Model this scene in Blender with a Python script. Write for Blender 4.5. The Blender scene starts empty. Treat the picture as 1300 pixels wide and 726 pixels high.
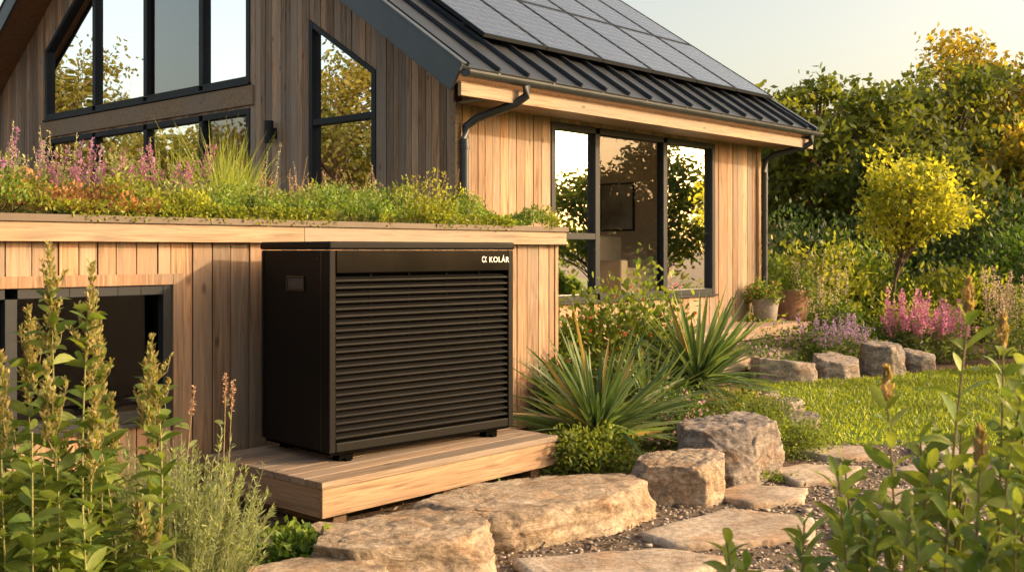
import bpy, bmesh, math, random
import numpy as np
from mathutils import Vector, Matrix, noise
random.seed(7); rng=np.random.default_rng(11)
scene=bpy.context.scene
rad=math.radians
ANG=rad(47.77); CR,SR=math.cos(ANG),math.sin(ANG)
def W(u,v,z): return (u*CR-v*SR, u*SR+v*CR, z)

# ------------------------------------------------------------ materials
def newmat(name):
    m=bpy.data.materials.new(name); m.use_nodes=True
    nt=m.node_tree; nt.nodes.clear()
    o=nt.nodes.new('ShaderNodeOutputMaterial'); p=nt.nodes.new('ShaderNodeBsdfPrincipled')
    nt.links.new(p.outputs[0],o.inputs[0]); return m,nt,p,o
def nd(nt,t,**k):
    n=nt.nodes.new(t)
    for a,b in k.items(): setattr(n,a,b)
    return n
def simple(name,col,rough=.5,metal=0,nscale=40,var=.15,bump=.05,spec=.5):
    m,nt,p,o=newmat(name)
    tc=nd(nt,'ShaderNodeTexCoord'); n=nd(nt,'ShaderNodeTexNoise'); n.inputs['Scale'].default_value=nscale; n.inputs['Detail'].default_value=6
    nt.links.new(tc.outputs['Object'],n.inputs['Vector'])
    r=nd(nt,'ShaderNodeValToRGB'); r.color_ramp.elements[0].position=.3; r.color_ramp.elements[1].position=.7
    r.color_ramp.elements[0].color=[c*(1-var) for c in col]+[1]; r.color_ramp.elements[1].color=[c*(1+var) for c in col]+[1]
    nt.links.new(n.outputs[0],r.inputs[0]); nt.links.new(r.outputs[0],p.inputs['Base Color'])
    p.inputs['Roughness'].default_value=rough; p.inputs['Metallic'].default_value=metal; p.inputs['Specular IOR Level'].default_value=spec
    rr=nd(nt,'ShaderNodeMapRange'); rr.inputs[3].default_value=max(rough-.08,0.02); rr.inputs[4].default_value=min(rough+.1,1)
    n2=nd(nt,'ShaderNodeTexNoise'); n2.inputs['Scale'].default_value=3; n2.inputs['Detail'].default_value=4
    nt.links.new(tc.outputs['Object'],n2.inputs['Vector']); nt.links.new(n2.outputs[0],rr.inputs[0]); nt.links.new(rr.outputs[0],p.inputs['Roughness'])
    if bump>0:
        b=nd(nt,'ShaderNodeBump'); b.inputs['Strength'].default_value=bump; b.inputs['Distance'].default_value=.01
        nt.links.new(n.outputs[0],b.inputs['Height']); nt.links.new(b.outputs[0],p.inputs['Normal'])
    return m
def wood(name,c1,c2,horiz=None,rough=.65,grey=.25,gcol=(.25,.21,.175)):
    m,nt,p,o=newmat(name)
    tc=nd(nt,'ShaderNodeTexCoord'); at=nd(nt,'ShaderNodeAttribute'); at.attribute_name='col'
    rot=nd(nt,'ShaderNodeMapping'); 
    if horiz is not None: rot.inputs['Rotation'].default_value=(0,0,-horiz)
    nt.links.new(tc.outputs['Object'],rot.inputs['Vector'])
    off=nd(nt,'ShaderNodeVectorMath',operation='SCALE'); off.inputs[3].default_value=37
    nt.links.new(at.outputs['Color'],off.inputs[0])
    add=nd(nt,'ShaderNodeVectorMath',operation='ADD'); nt.links.new(rot.outputs[0],add.inputs[0]); nt.links.new(off.outputs[0],add.inputs[1])
    sc=nd(nt,'ShaderNodeMapping'); sc.inputs['Scale'].default_value=(14,14,.7) if horiz is None else (.7,14,14)
    nt.links.new(add.outputs[0],sc.inputs['Vector'])
    n=nd(nt,'ShaderNodeTexNoise'); n.inputs['Scale'].default_value=2.2; n.inputs['Detail'].default_value=9; n.inputs['Distortion'].default_value=1.6; n.inputs['Roughness'].default_value=.62
    nt.links.new(sc.outputs[0],n.inputs['Vector'])
    r=nd(nt,'ShaderNodeValToRGB'); e=r.color_ramp.elements
    e[0].position=.3; e[0].color=[c*.42 for c in c2]+[1]; e[1].position=.7; e[1].color=list(c1)+[1]
    x=e.new(.48); x.color=list(c2)+[1]
    nt.links.new(n.outputs[0],r.inputs[0])
    n3=nd(nt,'ShaderNodeTexNoise'); n3.inputs['Scale'].default_value=.9; n3.inputs['Detail'].default_value=4
    nt.links.new(add.outputs[0],n3.inputs['Vector'])
    r3=nd(nt,'ShaderNodeMapRange'); r3.inputs[1].default_value=.42; r3.inputs[2].default_value=.62; r3.inputs[4].default_value=grey
    nt.links.new(n3.outputs[0],r3.inputs[0])
    mg=nd(nt,'ShaderNodeMixRGB'); mg.inputs[2].default_value=list(gcol)+[1]; nt.links.new(r3.outputs[0],mg.inputs[0]); nt.links.new(r.outputs[0],mg.inputs[1])
    mu=nd(nt,'ShaderNodeMixRGB',blend_type='MULTIPLY'); mu.inputs[0].default_value=1
    nt.links.new(mg.outputs[0],mu.inputs[1]); nt.links.new(at.outputs['Color'],mu.inputs[2])
    sk=nd(nt,'ShaderNodeMapping'); sk.inputs['Scale'].default_value=(1,1,.45) if horiz is None else (.45,1,1); nt.links.new(add.outputs[0],sk.inputs['Vector'])
    vo=nd(nt,'ShaderNodeTexVoronoi'); vo.inputs['Scale'].default_value=5.5; nt.links.new(sk.outputs[0],vo.inputs['Vector'])
    kr=nd(nt,'ShaderNodeMapRange'); kr.inputs[1].default_value=.04; kr.inputs[2].default_value=.12; kr.inputs[3].default_value=.45; kr.inputs[4].default_value=1; nt.links.new(vo.outputs['Distance'],kr.inputs[0])
    ks=nd(nt,'ShaderNodeVectorMath',operation='SCALE'); nt.links.new(mu.outputs[0],ks.inputs[0]); nt.links.new(kr.outputs[0],ks.inputs[3])
    nt.links.new(ks.outputs[0],p.inputs['Base Color']); p.inputs['Roughness'].default_value=rough; p.inputs['Specular IOR Level'].default_value=.25
    b=nd(nt,'ShaderNodeBump'); b.inputs['Strength'].default_value=.4; b.inputs['Distance'].default_value=.004
    nt.links.new(n.outputs[0],b.inputs['Height']); nt.links.new(b.outputs[0],p.inputs['Normal'])
    return m
def leafmat(name,trans=.35,rough=.5,tint=(1.15,1.1,.55)):
    m,nt,p,o=newmat(name)
    at=nd(nt,'ShaderNodeAttribute'); at.attribute_name='col'
    tc=nd(nt,'ShaderNodeTexCoord'); n=nd(nt,'ShaderNodeTexNoise'); n.inputs['Scale'].default_value=60; n.inputs['Detail'].default_value=1
    nt.links.new(tc.outputs['Object'],n.inputs['Vector'])
    mr=nd(nt,'ShaderNodeMapRange'); mr.inputs[3].default_value=.75; mr.inputs[4].default_value=1.25; nt.links.new(n.outputs[0],mr.inputs[0])
    mu=nd(nt,'ShaderNodeVectorMath',operation='SCALE'); nt.links.new(at.outputs['Color'],mu.inputs[0]); nt.links.new(mr.outputs[0],mu.inputs[3])
    nt.links.new(mu.outputs[0],p.inputs['Base Color']); p.inputs['Roughness'].default_value=rough; p.inputs['Specular IOR Level'].default_value=.35
    t=nd(nt,'ShaderNodeBsdfTranslucent'); mt=nd(nt,'ShaderNodeMixRGB',blend_type='MULTIPLY'); mt.inputs[0].default_value=1; mt.inputs[2].default_value=(tint[0]*1.6,tint[1]*1.6,tint[2]*1.6,1)
    nt.links.new(mu.outputs[0],mt.inputs[1]); nt.links.new(mt.outputs[0],t.inputs[0])
    mx=nd(nt,'ShaderNodeMixShader'); mx.inputs[0].default_value=trans
    nt.links.new(p.outputs[0],mx.inputs[1]); nt.links.new(t.outputs[0],mx.inputs[2]); nt.links.new(mx.outputs[0],o.inputs[0])
    return m
def rockmat(name,c1,c2,c3,sc=3.0,bd=.035):
    m,nt,p,o=newmat(name)
    tc=nd(nt,'ShaderNodeTexCoord'); mp=nd(nt,'ShaderNodeMapping'); mp.inputs['Scale'].default_value=(1,1,2.6); nt.links.new(tc.outputs['Object'],mp.inputs[0])
    n=nd(nt,'ShaderNodeTexNoise'); n.inputs['Scale'].default_value=sc; n.inputs['Detail'].default_value=12; n.inputs['Roughness'].default_value=.7; n.inputs['Distortion'].default_value=.8
    nt.links.new(mp.outputs[0],n.inputs['Vector'])
    r=nd(nt,'ShaderNodeValToRGB'); e=r.color_ramp.elements; e[0].position=.34; e[0].color=list(c2)+[1]; e[1].position=.66; e[1].color=list(c3)+[1]; x=e.new(.5); x.color=list(c1)+[1]
    nt.links.new(n.outputs[0],r.inputs[0])
    n2=nd(nt,'ShaderNodeTexNoise'); n2.inputs['Scale'].default_value=34; n2.inputs['Detail'].default_value=8; n2.inputs['Roughness'].default_value=.75; nt.links.new(tc.outputs['Object'],n2.inputs['Vector'])
    mr=nd(nt,'ShaderNodeMapRange'); mr.inputs[1].default_value=.34; mr.inputs[2].default_value=.66; mr.inputs[3].default_value=.5; mr.inputs[4].default_value=1.35; nt.links.new(n2.outputs[0],mr.inputs[0])
    mu=nd(nt,'ShaderNodeVectorMath',operation='SCALE'); nt.links.new(r.outputs[0],mu.inputs[0]); nt.links.new(mr.outputs[0],mu.inputs[3])
    n4=nd(nt,'ShaderNodeTexNoise'); n4.inputs['Scale'].default_value=sc*1.3; n4.inputs['Detail'].default_value=6; mp4=nd(nt,'ShaderNodeMapping'); mp4.inputs['Location'].default_value=(7,3,1); nt.links.new(tc.outputs['Object'],mp4.inputs[0]); nt.links.new(mp4.outputs[0],n4.inputs['Vector'])
    r4=nd(nt,'ShaderNodeMapRange'); r4.inputs[1].default_value=.5; r4.inputs[2].default_value=.72; r4.inputs[4].default_value=.7; nt.links.new(n4.outputs[0],r4.inputs[0])
    mx=nd(nt,'ShaderNodeMixRGB',blend_type='MULTIPLY'); mx.inputs[2].default_value=(.9,.64,.44,1); nt.links.new(r4.outputs[0],mx.inputs[0]); nt.links.new(mu.outputs[0],mx.inputs[1])
    nt.links.new(mx.outputs[0],p.inputs['Base Color']); p.inputs['Roughness'].default_value=.88; p.inputs['Specular IOR Level'].default_value=.2
    am=nd(nt,'ShaderNodeMath',operation='ADD'); nt.links.new(n.outputs[0],am.inputs[0]); 
    s2=nd(nt,'ShaderNodeMath',operation='MULTIPLY'); s2.inputs[1].default_value=.3; nt.links.new(n2.outputs[0],s2.inputs[0]); nt.links.new(s2.outputs[0],am.inputs[1])
    b=nd(nt,'ShaderNodeBump'); b.inputs['Strength'].default_value=1; b.inputs['Distance'].default_value=bd
    nt.links.new(am.outputs[0],b.inputs['Height']); nt.links.new(b.outputs[0],p.inputs['Normal'])
    return m
def attrmat(name,rough=.8):
    m,nt,p,o=newmat(name)
    at=nd(nt,'ShaderNodeAttribute'); at.attribute_name='col'
    tc=nd(nt,'ShaderNodeTexCoord'); n=nd(nt,'ShaderNodeTexNoise'); n.inputs['Scale'].default_value=50; n.inputs['Detail'].default_value=4
    nt.links.new(tc.outputs['Object'],n.inputs['Vector'])
    mr=nd(nt,'ShaderNodeMapRange'); mr.inputs[3].default_value=.6; mr.inputs[4].default_value=1.4; nt.links.new(n.outputs[0],mr.inputs[0])
    mu=nd(nt,'ShaderNodeVectorMath',operation='SCALE'); nt.links.new(at.outputs['Color'],mu.inputs[0]); nt.links.new(mr.outputs[0],mu.inputs[3])
    nt.links.new(mu.outputs[0],p.inputs['Base Color']); p.inputs['Roughness'].default_value=rough
    b=nd(nt,'ShaderNodeBump'); b.inputs['Strength'].default_value=.4; b.inputs['Distance'].default_value=.01
    nt.links.new(n.outputs[0],b.inputs['Height']); nt.links.new(b.outputs[0],p.inputs['Normal'])
    return m
M_cladH=wood('larch_cladding',(.47,.305,.19),(.31,.19,.115),grey=.7,gcol=(.27,.215,.165))
M_cladG=wood('larch_cladding_weathered',(.52,.35,.235),(.35,.225,.145),grey=.75,gcol=(.3,.24,.195))
M_fasc=wood('larch_fascia',(.4,.29,.195),(.28,.195,.125),horiz=ANG,grey=.6)
M_deck=wood('weathered_decking',(.42,.32,.235),(.28,.205,.145),horiz=ANG,grey=.7)
M_deckside=wood('decking_face',(.41,.29,.19),(.28,.185,.115),horiz=ANG,grey=.55)
M_deckL=wood('decking_face_side',(.4,.27,.17),(.26,.17,.1),horiz=ANG+rad(90),grey=.4)
M_back=simple('wall_membrane',(.04,.026,.017),.9)
M_frame=simple('anthracite_frame',(.02,.024,.029),.5,0,20,.1,.0,.2)
M_metal=simple('dark_zinc',(.05,.058,.068),.4,.5,6,.15,.0)
M_rake=simple('slate_blue_fascia',(.06,.074,.09),.45,.2,6,.1,.0)
M_cap=simple('bronze_roof_edge',(.1,.08,.062),.55,.2,6,.12,.0,.3)
M_black=simple('black_powdercoat',(.007,.0068,.0066),.5,0,900,.1,.02,.1)
M_gloss=simple('black_gloss_panel',(.003,.003,.003),.14,0,5,.05,0,.1)
M_slat=simple('black_slat',(.011,.011,.011),.34,.0,5,.05,0,.4)
M_void=simple('dark_void',(.002,.002,.002),.9,0,5,.05,0,0.05)
M_logo=simple('logo_white',(.75,.75,.75),.5,0,5,.02,0)
M_wall_in=simple('interior_plaster',(.72,.6,.45),.9)
M_floor_in=simple('interior_floor',(.5,.34,.2),.5)
M_fabric=simple('beige_fabric',(.6,.5,.36),.95,0,200,.15,.2)
M_leaf=leafmat('leaf',.4); M_leaf_thick=leafmat('leaf_thick',.33,.45); M_petal=leafmat('petal',.4,.6,(1,1,1)); M_treeleaf=leafmat('tree_leaf',.52,.6,(1.4,1.15,.5))
M_bark=simple('bark',(.11,.08,.055),.95,0,30,.4,.8)
M_stem=attrmat('stem',.7)
M_rockA=rockmat('sandstone',(.36,.285,.205),(.16,.122,.093),(.5,.42,.33),4)
M_rockB=rockmat('grey_fieldstone',(.27,.235,.205),(.13,.115,.105),(.4,.35,.3),5)
M_flag=rockmat('flagstone',(.39,.32,.25),(.27,.215,.165),(.48,.41,.33),2.6,.012)
M_peb=attrmat('pebble')
M_pot=simple('clay_pot',(.27,.24,.21),.8,0,30,.2,.2)
M_terr=simple('rust_planter',(.2,.1,.055),.8,0,20,.25,.2)
def glassmat(name,mul,base,tint=(.74,.77,.74)):
    m=bpy.data.materials.new(name); m.use_nodes=True; nt=m.node_tree; nt.nodes.clear()
    o=nd(nt,'ShaderNodeOutputMaterial'); t=nd(nt,'ShaderNodeBsdfTransparent'); t.inputs[0].default_value=list(tint)+[1]
    g=nd(nt,'ShaderNodeBsdfGlossy'); g.inputs['Roughness'].default_value=.005; g.inputs['Color'].default_value=(.9,.92,.95,1)
    tc=nd(nt,'ShaderNodeTexCoord'); n=nd(nt,'ShaderNodeTexNoise'); n.inputs['Scale'].default_value=1.1; n.inputs['Detail'].default_value=1; nt.links.new(tc.outputs['Object'],n.inputs['Vector'])
    b=nd(nt,'ShaderNodeBump'); b.inputs['Strength'].default_value=.05; b.inputs['Distance'].default_value=.05; nt.links.new(n.outputs[0],b.inputs['Height']); nt.links.new(b.outputs[0],g.inputs['Normal'])
    f=nd(nt,'ShaderNodeFresnel'); f.inputs[0].default_value=1.5
    ma=nd(nt,'ShaderNodeMath',operation='MULTIPLY_ADD'); ma.inputs[1].default_value=mul; ma.inputs[2].default_value=base; ma.use_clamp=True
    nt.links.new(f.outputs[0],ma.inputs[0])
    mx=nd(nt,'ShaderNodeMixShader'); nt.links.new(ma.outputs[0],mx.inputs[0]); nt.links.new(t.outputs[0],mx.inputs[1]); nt.links.new(g.outputs[0],mx.inputs[2]); nt.links.new(mx.outputs[0],o.inputs[0])
    return m
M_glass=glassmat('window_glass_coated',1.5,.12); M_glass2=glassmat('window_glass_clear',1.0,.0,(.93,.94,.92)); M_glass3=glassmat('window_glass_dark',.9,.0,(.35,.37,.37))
def solarmat():
    m,nt,p,o=newmat('solar_cell'); p.inputs['Roughness'].default_value=.22
    p.inputs['Coat Weight'].default_value=.5; p.inputs['Coat Roughness'].default_value=.08
    tc=nd(nt,'ShaderNodeTexCoord'); n=nd(nt,'ShaderNodeTexNoise'); n.inputs['Scale'].default_value=2; nt.links.new(tc.outputs['Object'],n.inputs['Vector'])
    r=nd(nt,'ShaderNodeValToRGB'); r.color_ramp.elements[0].color=(.03,.038,.058,1); r.color_ramp.elements[1].color=(.05,.062,.09,1); nt.links.new(n.outputs[0],r.inputs[0]); nt.links.new(r.outputs[0],p.inputs['Base Color'])
    return m
M_solar=solarmat(); M_line=simple('cell_busbar',(.34,.36,.39),.4,.3,5,.05,0)

# ------------------------------------------------------------ mesh helpers
class MB:
    def __init__(s): s.v=[];s.f=[];s.c=[];s.m=[]
    def hexa(s,pts,col=(1,1,1),mi=0):
        b=len(s.v); s.v+= [tuple(p) for p in pts]; s.c+=[col]*8
        for q in ((0,3,2,1),(4,5,6,7),(0,1,5,4),(1,2,6,5),(2,3,7,6),(3,0,4,7)): s.f.append([b+i for i in q]); s.m.append(mi)
    def box(s,fr,x0,x1,y0,y1,z0,z1,col=(1,1,1),mi=0):
        O,ex,ey,ez=fr
        P=[O+ex*x+ey*y+ez*z for z in(z0,z1) for x,y in((x0,y0),(x1,y0),(x1,y1),(x0,y1))]
        s.hexa(P,col,mi)
    def poly_ext(s,pts,vec,col=(1,1,1),mi=0):
        b=len(s.v);n=len(pts); s.v+=[tuple(p) for p in pts]+[tuple(Vector(p)+vec) for p in pts]; s.c+=[col]*(2*n)
        s.f.append([b+i for i in range(n)][::-1]); s.f.append([b+n+i for i in range(n)]); s.m+=[mi,mi]
        for i in range(n):
            j=(i+1)%n; s.f.append([b+i,b+j,b+n+j,b+n+i]); s.m.append(mi)
    def tube(s,path,r,k=10,col=(1,1,1),mi=0,cap=True):
        b=len(s.v); n=len(path); path=[Vector(p) for p in path]
        rr=r if isinstance(r,(list,tuple)) else [r]*n
        for i,p in enumerate(path):
            t=(path[min(i+1,n-1)]-path[max(i-1,0)]).normalized()
            a=t.cross(Vector((0,0,1))); a=a.normalized() if a.length>.05 else Vector((1,0,0)); c=t.cross(a).normalized()
            for j in range(k):
                th=2*math.pi*j/k; s.v.append(tuple(p+(a*math.cos(th)+c*math.sin(th))*rr[i])); s.c.append(col)
        for i in range(n-1):
            for j in range(k):
                s.f.append([b+i*k+j,b+i*k+(j+1)%k,b+(i+1)*k+(j+1)%k,b+(i+1)*k+j]); s.m.append(mi)
        if cap: s.f.append([b+j for j in range(k)]); s.f.append([b+(n-1)*k+j for j in range(k)]); s.m+=[mi,mi]
    def obj(s,name,mats,parent=None,bevel=0,smooth=False):
        me=bpy.data.meshes.new(name); me.from_pydata(s.v,[],s.f); 
        a=me.color_attributes.new('col','FLOAT_COLOR','POINT'); a.data.foreach_set('color',np.array([list(c)+[1] for c in s.c],dtype=np.float32).ravel())
        for m in (mats if isinstance(mats,list) else [mats]): me.materials.append(m)
        me.polygons.foreach_set('material_index',s.m)
        bm=bmesh.new(); bm.from_mesh(me); bmesh.ops.recalc_face_normals(bm,faces=bm.faces); bm.to_mesh(me); bm.free()
        ob=bpy.data.objects.new(name,me); scene.collection.objects.link(ob)
        if smooth:
            for p in me.polygons: p.use_smooth=True
            try: me.set_sharp_from_angle(angle=rad(40))
            except Exception: pass
        if bevel:
            md=ob.modifiers.new('bevel','BEVEL'); md.width=bevel; md.segments=2; md.limit_method='ANGLE'
        if parent: setp(ob,parent)
        return ob
def setp(ob,parent):
    ob.parent=parent; ob.matrix_parent_inverse=Matrix.Translation(-Vector(parent.location))
def empty(name,loc):
    e=bpy.data.objects.new(name,None); e.location=loc; e.empty_display_size=.3; scene.collection.objects.link(e); return e
FH=(Vector((0,0,0)),Vector((CR,SR,0)),Vector((-SR,CR,0)),Vector((0,0,1)))
def jit(a=.15,warm=.05):
    k=1+random.uniform(-a,a*.7); w=random.uniform(-warm,warm); return (k*(1+w),k,k*(1-w))
def P(axis,plane,a,dep,z): return W(plane-dep,a,z) if axis=='v' else W(a,plane-dep,z)
def prismA(mb,axis,plane,a,b,zl,zh,d0,d1,col=(1,1,1),mi=0):
    pts=[P(axis,plane,a,d0,zl[0]),P(axis,plane,b,d0,zl[1]),P(axis,plane,b,d1,zl[1]),P(axis,plane,a,d1,zl[0]),
         P(axis,plane,a,d0,zh[0]),P(axis,plane,b,d0,zh[1]),P(axis,plane,b,d1,zh[1]),P(axis,plane,a,d1,zh[0])]
    mb.hexa(pts,col,mi)
def clad(mbB,mbK,axis,plane,a0,a1,zlo,ztop,ops,w=(.085,.135),extra=(),jt=.26):
    br=[a0]
    cuts=sorted([o[0] for o in ops]+[o[1] for o in ops]+list(extra)+[a1])
    cuts=[c for c in cuts if a0<c<=a1]
    for c in cuts:
        while c-br[-1]>w[1]*1.3: br.append(br[-1]+random.uniform(*w))
        br.append(c)
    for a,b in zip(br[:-1],br[1:]):
        if b-a<.012: continue
        mid=(a+b)/2; segs=[]; cur=lambda x:zlo
        for o in sorted([o for o in ops if o[0]<mid<o[1]],key=lambda o:o[2](mid)):
            segs.append((cur,o[2])); cur=o[3]
        segs.append((cur,ztop)); col=jit(jt,.07); d=random.uniform(.018,.026)
        for lo,hi in segs:
            if hi(mid)-lo(mid)<.01: continue
            prismA(mbB,axis,plane,a+.0035,b-.0035,(lo(a),lo(b)),(hi(a),hi(b)),.001,d,col)
            prismA(mbK,axis,plane,a,b,(lo(a),lo(b)),(hi(a),hi(b)),-.1,0)
def window(mf,mg,axis,plane,a0,a1,z0,top,mull=(),trans=(),fw=.06,d0=-.07,d1=.035):
    k=lambda z:(lambda x:z)
    tp=top if callable(top) else k(top)
    bars=[a0]+list(mull)+[a1]
    prismA(mf,axis,plane,a0,a0+fw,(z0,z0),(tp(a0),tp(a0+fw)),d0,d1)
    prismA(mf,axis,plane,a1-fw,a1,(z0,z0),(tp(a1-fw),tp(a1)),d0,d1)
    for m in mull: prismA(mf,axis,plane,m-fw*.6,m+fw*.6,(z0+fw,z0+fw),(tp(m-fw*.6)-fw,tp(m+fw*.6)-fw),d0,d1-.004)
    for i in range(len(bars)-1):
        x0=bars[i]+(fw if i==0 else fw*.6); x1=bars[i+1]-(fw if i==len(bars)-2 else fw*.6)
        prismA(mf,axis,plane,x0,x1,(z0,z0),(z0+fw,z0+fw),d0,d1-.002)
        n=6
        for j in range(n):
            p=x0+(x1-x0)*j/n; q=x0+(x1-x0)*(j+1)/n
            prismA(mf,axis,plane,p,q,(tp(p)-fw,tp(q)-fw),(tp(p),tp(q)),d0,d1-.002)
        for (ti,tz) in trans:
            if ti==i: prismA(mf,axis,plane,x0,x1,(tz-.035,tz-.035),(tz+.035,tz+.035),d0,d1-.006)
        b=len(mg.v)
        pts=[P(axis,plane,x0,-.03,z0+fw),P(axis,plane,x1,-.03,z0+fw)]
        up=[P(axis,plane,x1+(x0-x1)*j/n,-.03,tp(x1+(x0-x1)*j/n)-fw) for j in range(n+1)]
        pts+=up; mg.v+=pts; mg.c+=[(1,1,1)]*len(pts); mg.f.append(list(range(b,b+len(pts)))); mg.m.append(0)
    prismA(mf,axis,plane,a0-.02,a1+.02,(z0-.03,z0-.03),(z0-.002,z0-.002),-.02,.07)

# ------------------------------------------------------------ timber house
house=empty('timber_house',W(10,10,0))
UG,VS=7.398,7.48; UE=13.463; VE=6.88; VR=13.45; VF=20.02; TP=.67; Z0=3.2; UR0,UR1=6.855,13.96
def zr(v): return Z0+TP*(v-VE) if v<VR else Z0+TP*(VF-v)
B=MB();K=MB();F=MB();G=MB();G2m=MB();Bs=MB()
k=lambda z:(lambda x:z)
t1=lambda v:3.42+.61*(v-8.65)
t2=lambda v:min(zr(v)-.88,5.95) if v>13 else 5.6
ops=[(8.65,9.815,k(1.98),t1),(10.986,16.58,k(1.9),k(3.23)),(10.986,16.58,k(3.54),t2)]
clad(B,K,'v',UG,VS,19.4,.0,lambda v:zr(v)-.26,ops,extra=(VR,),jt=.42)
window(F,G,'v',UG,8.65,9.815,1.98,t1,trans=[(0,2.95)],fw=.07)
s0=7.48
window(F,G,'v',UG,10.986,16.58,1.9,3.23,mull=(s0+4.6,s0+6.01,s0+7.49),fw=.075)
window(F,G,'v',UG,10.986,16.58,3.54,t2,mull=(s0+4.6,s0+6.01,s0+7.49),fw=.08)
ops=[(8.847,12.22,k(.93),k(2.91))]
clad(Bs,K,'u',VS,UG-.02,UE,.0,k(2.98),ops,w=(.1,.15),jt=.36)
window(F,G2m,'u',VS,8.847,12.22,.93,2.91,mull=(9.676,11.056),trans=[(0,1.66)],fw=.07)
B.obj('gable_cladding',M_cladG,house,.002); Bs.obj('side_wall_cladding',M_cladH,house,.002); K.obj('wall_core',M_back,house); F.obj('window_frames',M_frame,house,.003); G.obj('window_glass',M_glass,house); G2m.obj('sliding_window_glass',M_glass2,house)
T=MB()
prismA(T,'v',UG,10.9,16.7,(3.262,3.262),(3.5,3.5),.028,.05,(1,.97,.92))
T.box(FH,UG-.06,UG+.02,VS-.07,VS+.0,0,2.96,(.9,.9,.9))
T.obj('corner_and_band_trim',M_fasc,house,.003)
E=MB()
E.box(FH,UR0+.05,UR1-.03,VE+.02,VE+.065,2.93,3.06,(1.05,1.03,1.03))
E.box(FH,UG+.01,UR1-.03,VE+.067,VS-.03,2.95,2.975,(.85,.8,.75))
E.obj('eave_fascia_board',M_fasc,house,.003)
I=MB()
I.box(FH,UE-.12,UE-.02,VS+.11,18.3,0,3.2); I.box(FH,UG+.12,UE-.13,12.0,12.1,.0,6.6); I.box(FH,UG+.11,UE-.02,18.3,18.4,0,3.2)
I.obj('interior_walls',M_wall_in,house)
I=MB(); I.box(FH,UG+.12,UE-.13,VS+.11,18.3,.6,.75); I.obj('interior_floor',M_floor_in,house)
X=MB()
pts=[W(UE-.01,VS+.0,0),W(UE-.01,19.4,0),W(UE-.01,19.4,zr(19.4)-.27),W(UE-.01,VR,zr(VR)-.27),W(UE-.01,VS+.0,zr(VS)-.27)]
X.poly_ext(pts,Vector((CR,SR,0))*.01,(.8,.8,.8)); X.box(FH,UG,UE,19.34,19.4,0,3.3,(.8,.8,.8)); X.obj('rear_walls',M_cladH,house)
cp=1/math.sqrt(1+TP*TP); sp=TP*cp
ez=Vector((0,0,1)); eR=Vector((CR,SR,0)); eL=Vector((-SR,CR,0))
FR=(Vector(W(UR0,VE,Z0)),eR,eL*cp+ez*sp,ez*cp-eL*sp)
FR2=(Vector(W(UR0,VF,Z0)),eR,-eL*cp+ez*sp,ez*cp+eL*sp)
LEN=UR1-UR0; SL=(VR-VE)/cp
Rf=MB()
for fr in (FR,FR2):
    Rf.box(fr,.03,LEN-.03,0,SL,-.03,0)
    u=.12
    while u<LEN-.05:
        Rf.box(fr,u-.012,u+.012,.0,SL,0.001,.045); u+=.42
Rf.box(FH,UR0,UR1,VR-.12,VR+.12,zr(VR)-.03,zr(VR)+.04)
Rf.obj('standing_seam_roof',M_metal,house,.003)
Sf=MB()
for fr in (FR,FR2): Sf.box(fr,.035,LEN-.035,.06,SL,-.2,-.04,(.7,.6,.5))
Sf.obj('roof_soffit',M_cladH,house)
Rk=MB()
for fr in (FR,FR2):
    for x0,x1 in ((0,.03),(LEN-.03,LEN)): Rk.box(fr,x0,x1,-.03,SL,-.25,.02)
    Rk.box(fr,-.015,.06,-.03,SL,.021,.045); Rk.box(fr,LEN-.06,LEN+.015,-.03,SL,.021,.045)
Rk.obj('rake_fascia',M_rake,house,.004)
Gt=MB(); n=10
def gut(u0,u1,vc,zc,r=.062):
    prof=[]
    for i in range(n+1):
        th=math.pi+math.pi*i/n; prof.append((math.cos(th)*r,math.sin(th)*r))
    prof2=[(x*.9,y*.9) for x,y in prof[::-1]]
    pr=prof+prof2
    Gt.poly_ext([W(u0,vc+x,zc+y) for x,y in pr],eR*(u1-u0))
    for uu in (u0,u1-.01): Gt.poly_ext([W(uu,vc+x,zc+y) for x,y in prof],eR*.01)
gut(UR0+.02,UR1+.03,VE-.06,3.15)
u=UR0+.4
while u<UR1: Gt.box(FH,u,u+.02,VE-.128,VE+.02,3.146,3.156); u+=.8
Gt.obj('gutter',M_metal,house,0)
Dp=MB()
ca=VE-.06
Dp.tube([W(UG+.32,ca,3.1),W(UG+.32,ca,3.0),W(UG+.26,ca+.08,2.93),W(UG+.1,VS-.2,2.8),W(UG+.03,VS-.12,2.72),W(UG+.02,VS-.12,2.6),W(UG+.02,VS-.12,.1)],.042,14)
Dp.tube([W(UE+.25,ca,3.1),W(UE+.25,ca,3.0),W(UE+.2,ca+.08,2.94),W(UE+.02,VS-.2,2.84),W(UE-.04,VS-.11,2.77),W(UE-.05,VS-.11,2.6),W(UE-.05,VS-.11,.3)],.042,14)
for z in (2.5,1.6,.8): 
    Dp.tube([W(UG+.02,VS-.12,z),W(UG+.02,VS-.12,z+.03)],.05,14); Dp.tube([W(UE-.05,VS-.11,z),W(UE-.05,VS-.11,z+.03)],.05,14)
Dp.obj('downpipes',M_metal,house,0,True)
So=MB();Sfm=MB();Ln=MB()
nc=6; pw=.985; ph=1.62; y00=.72
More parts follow.
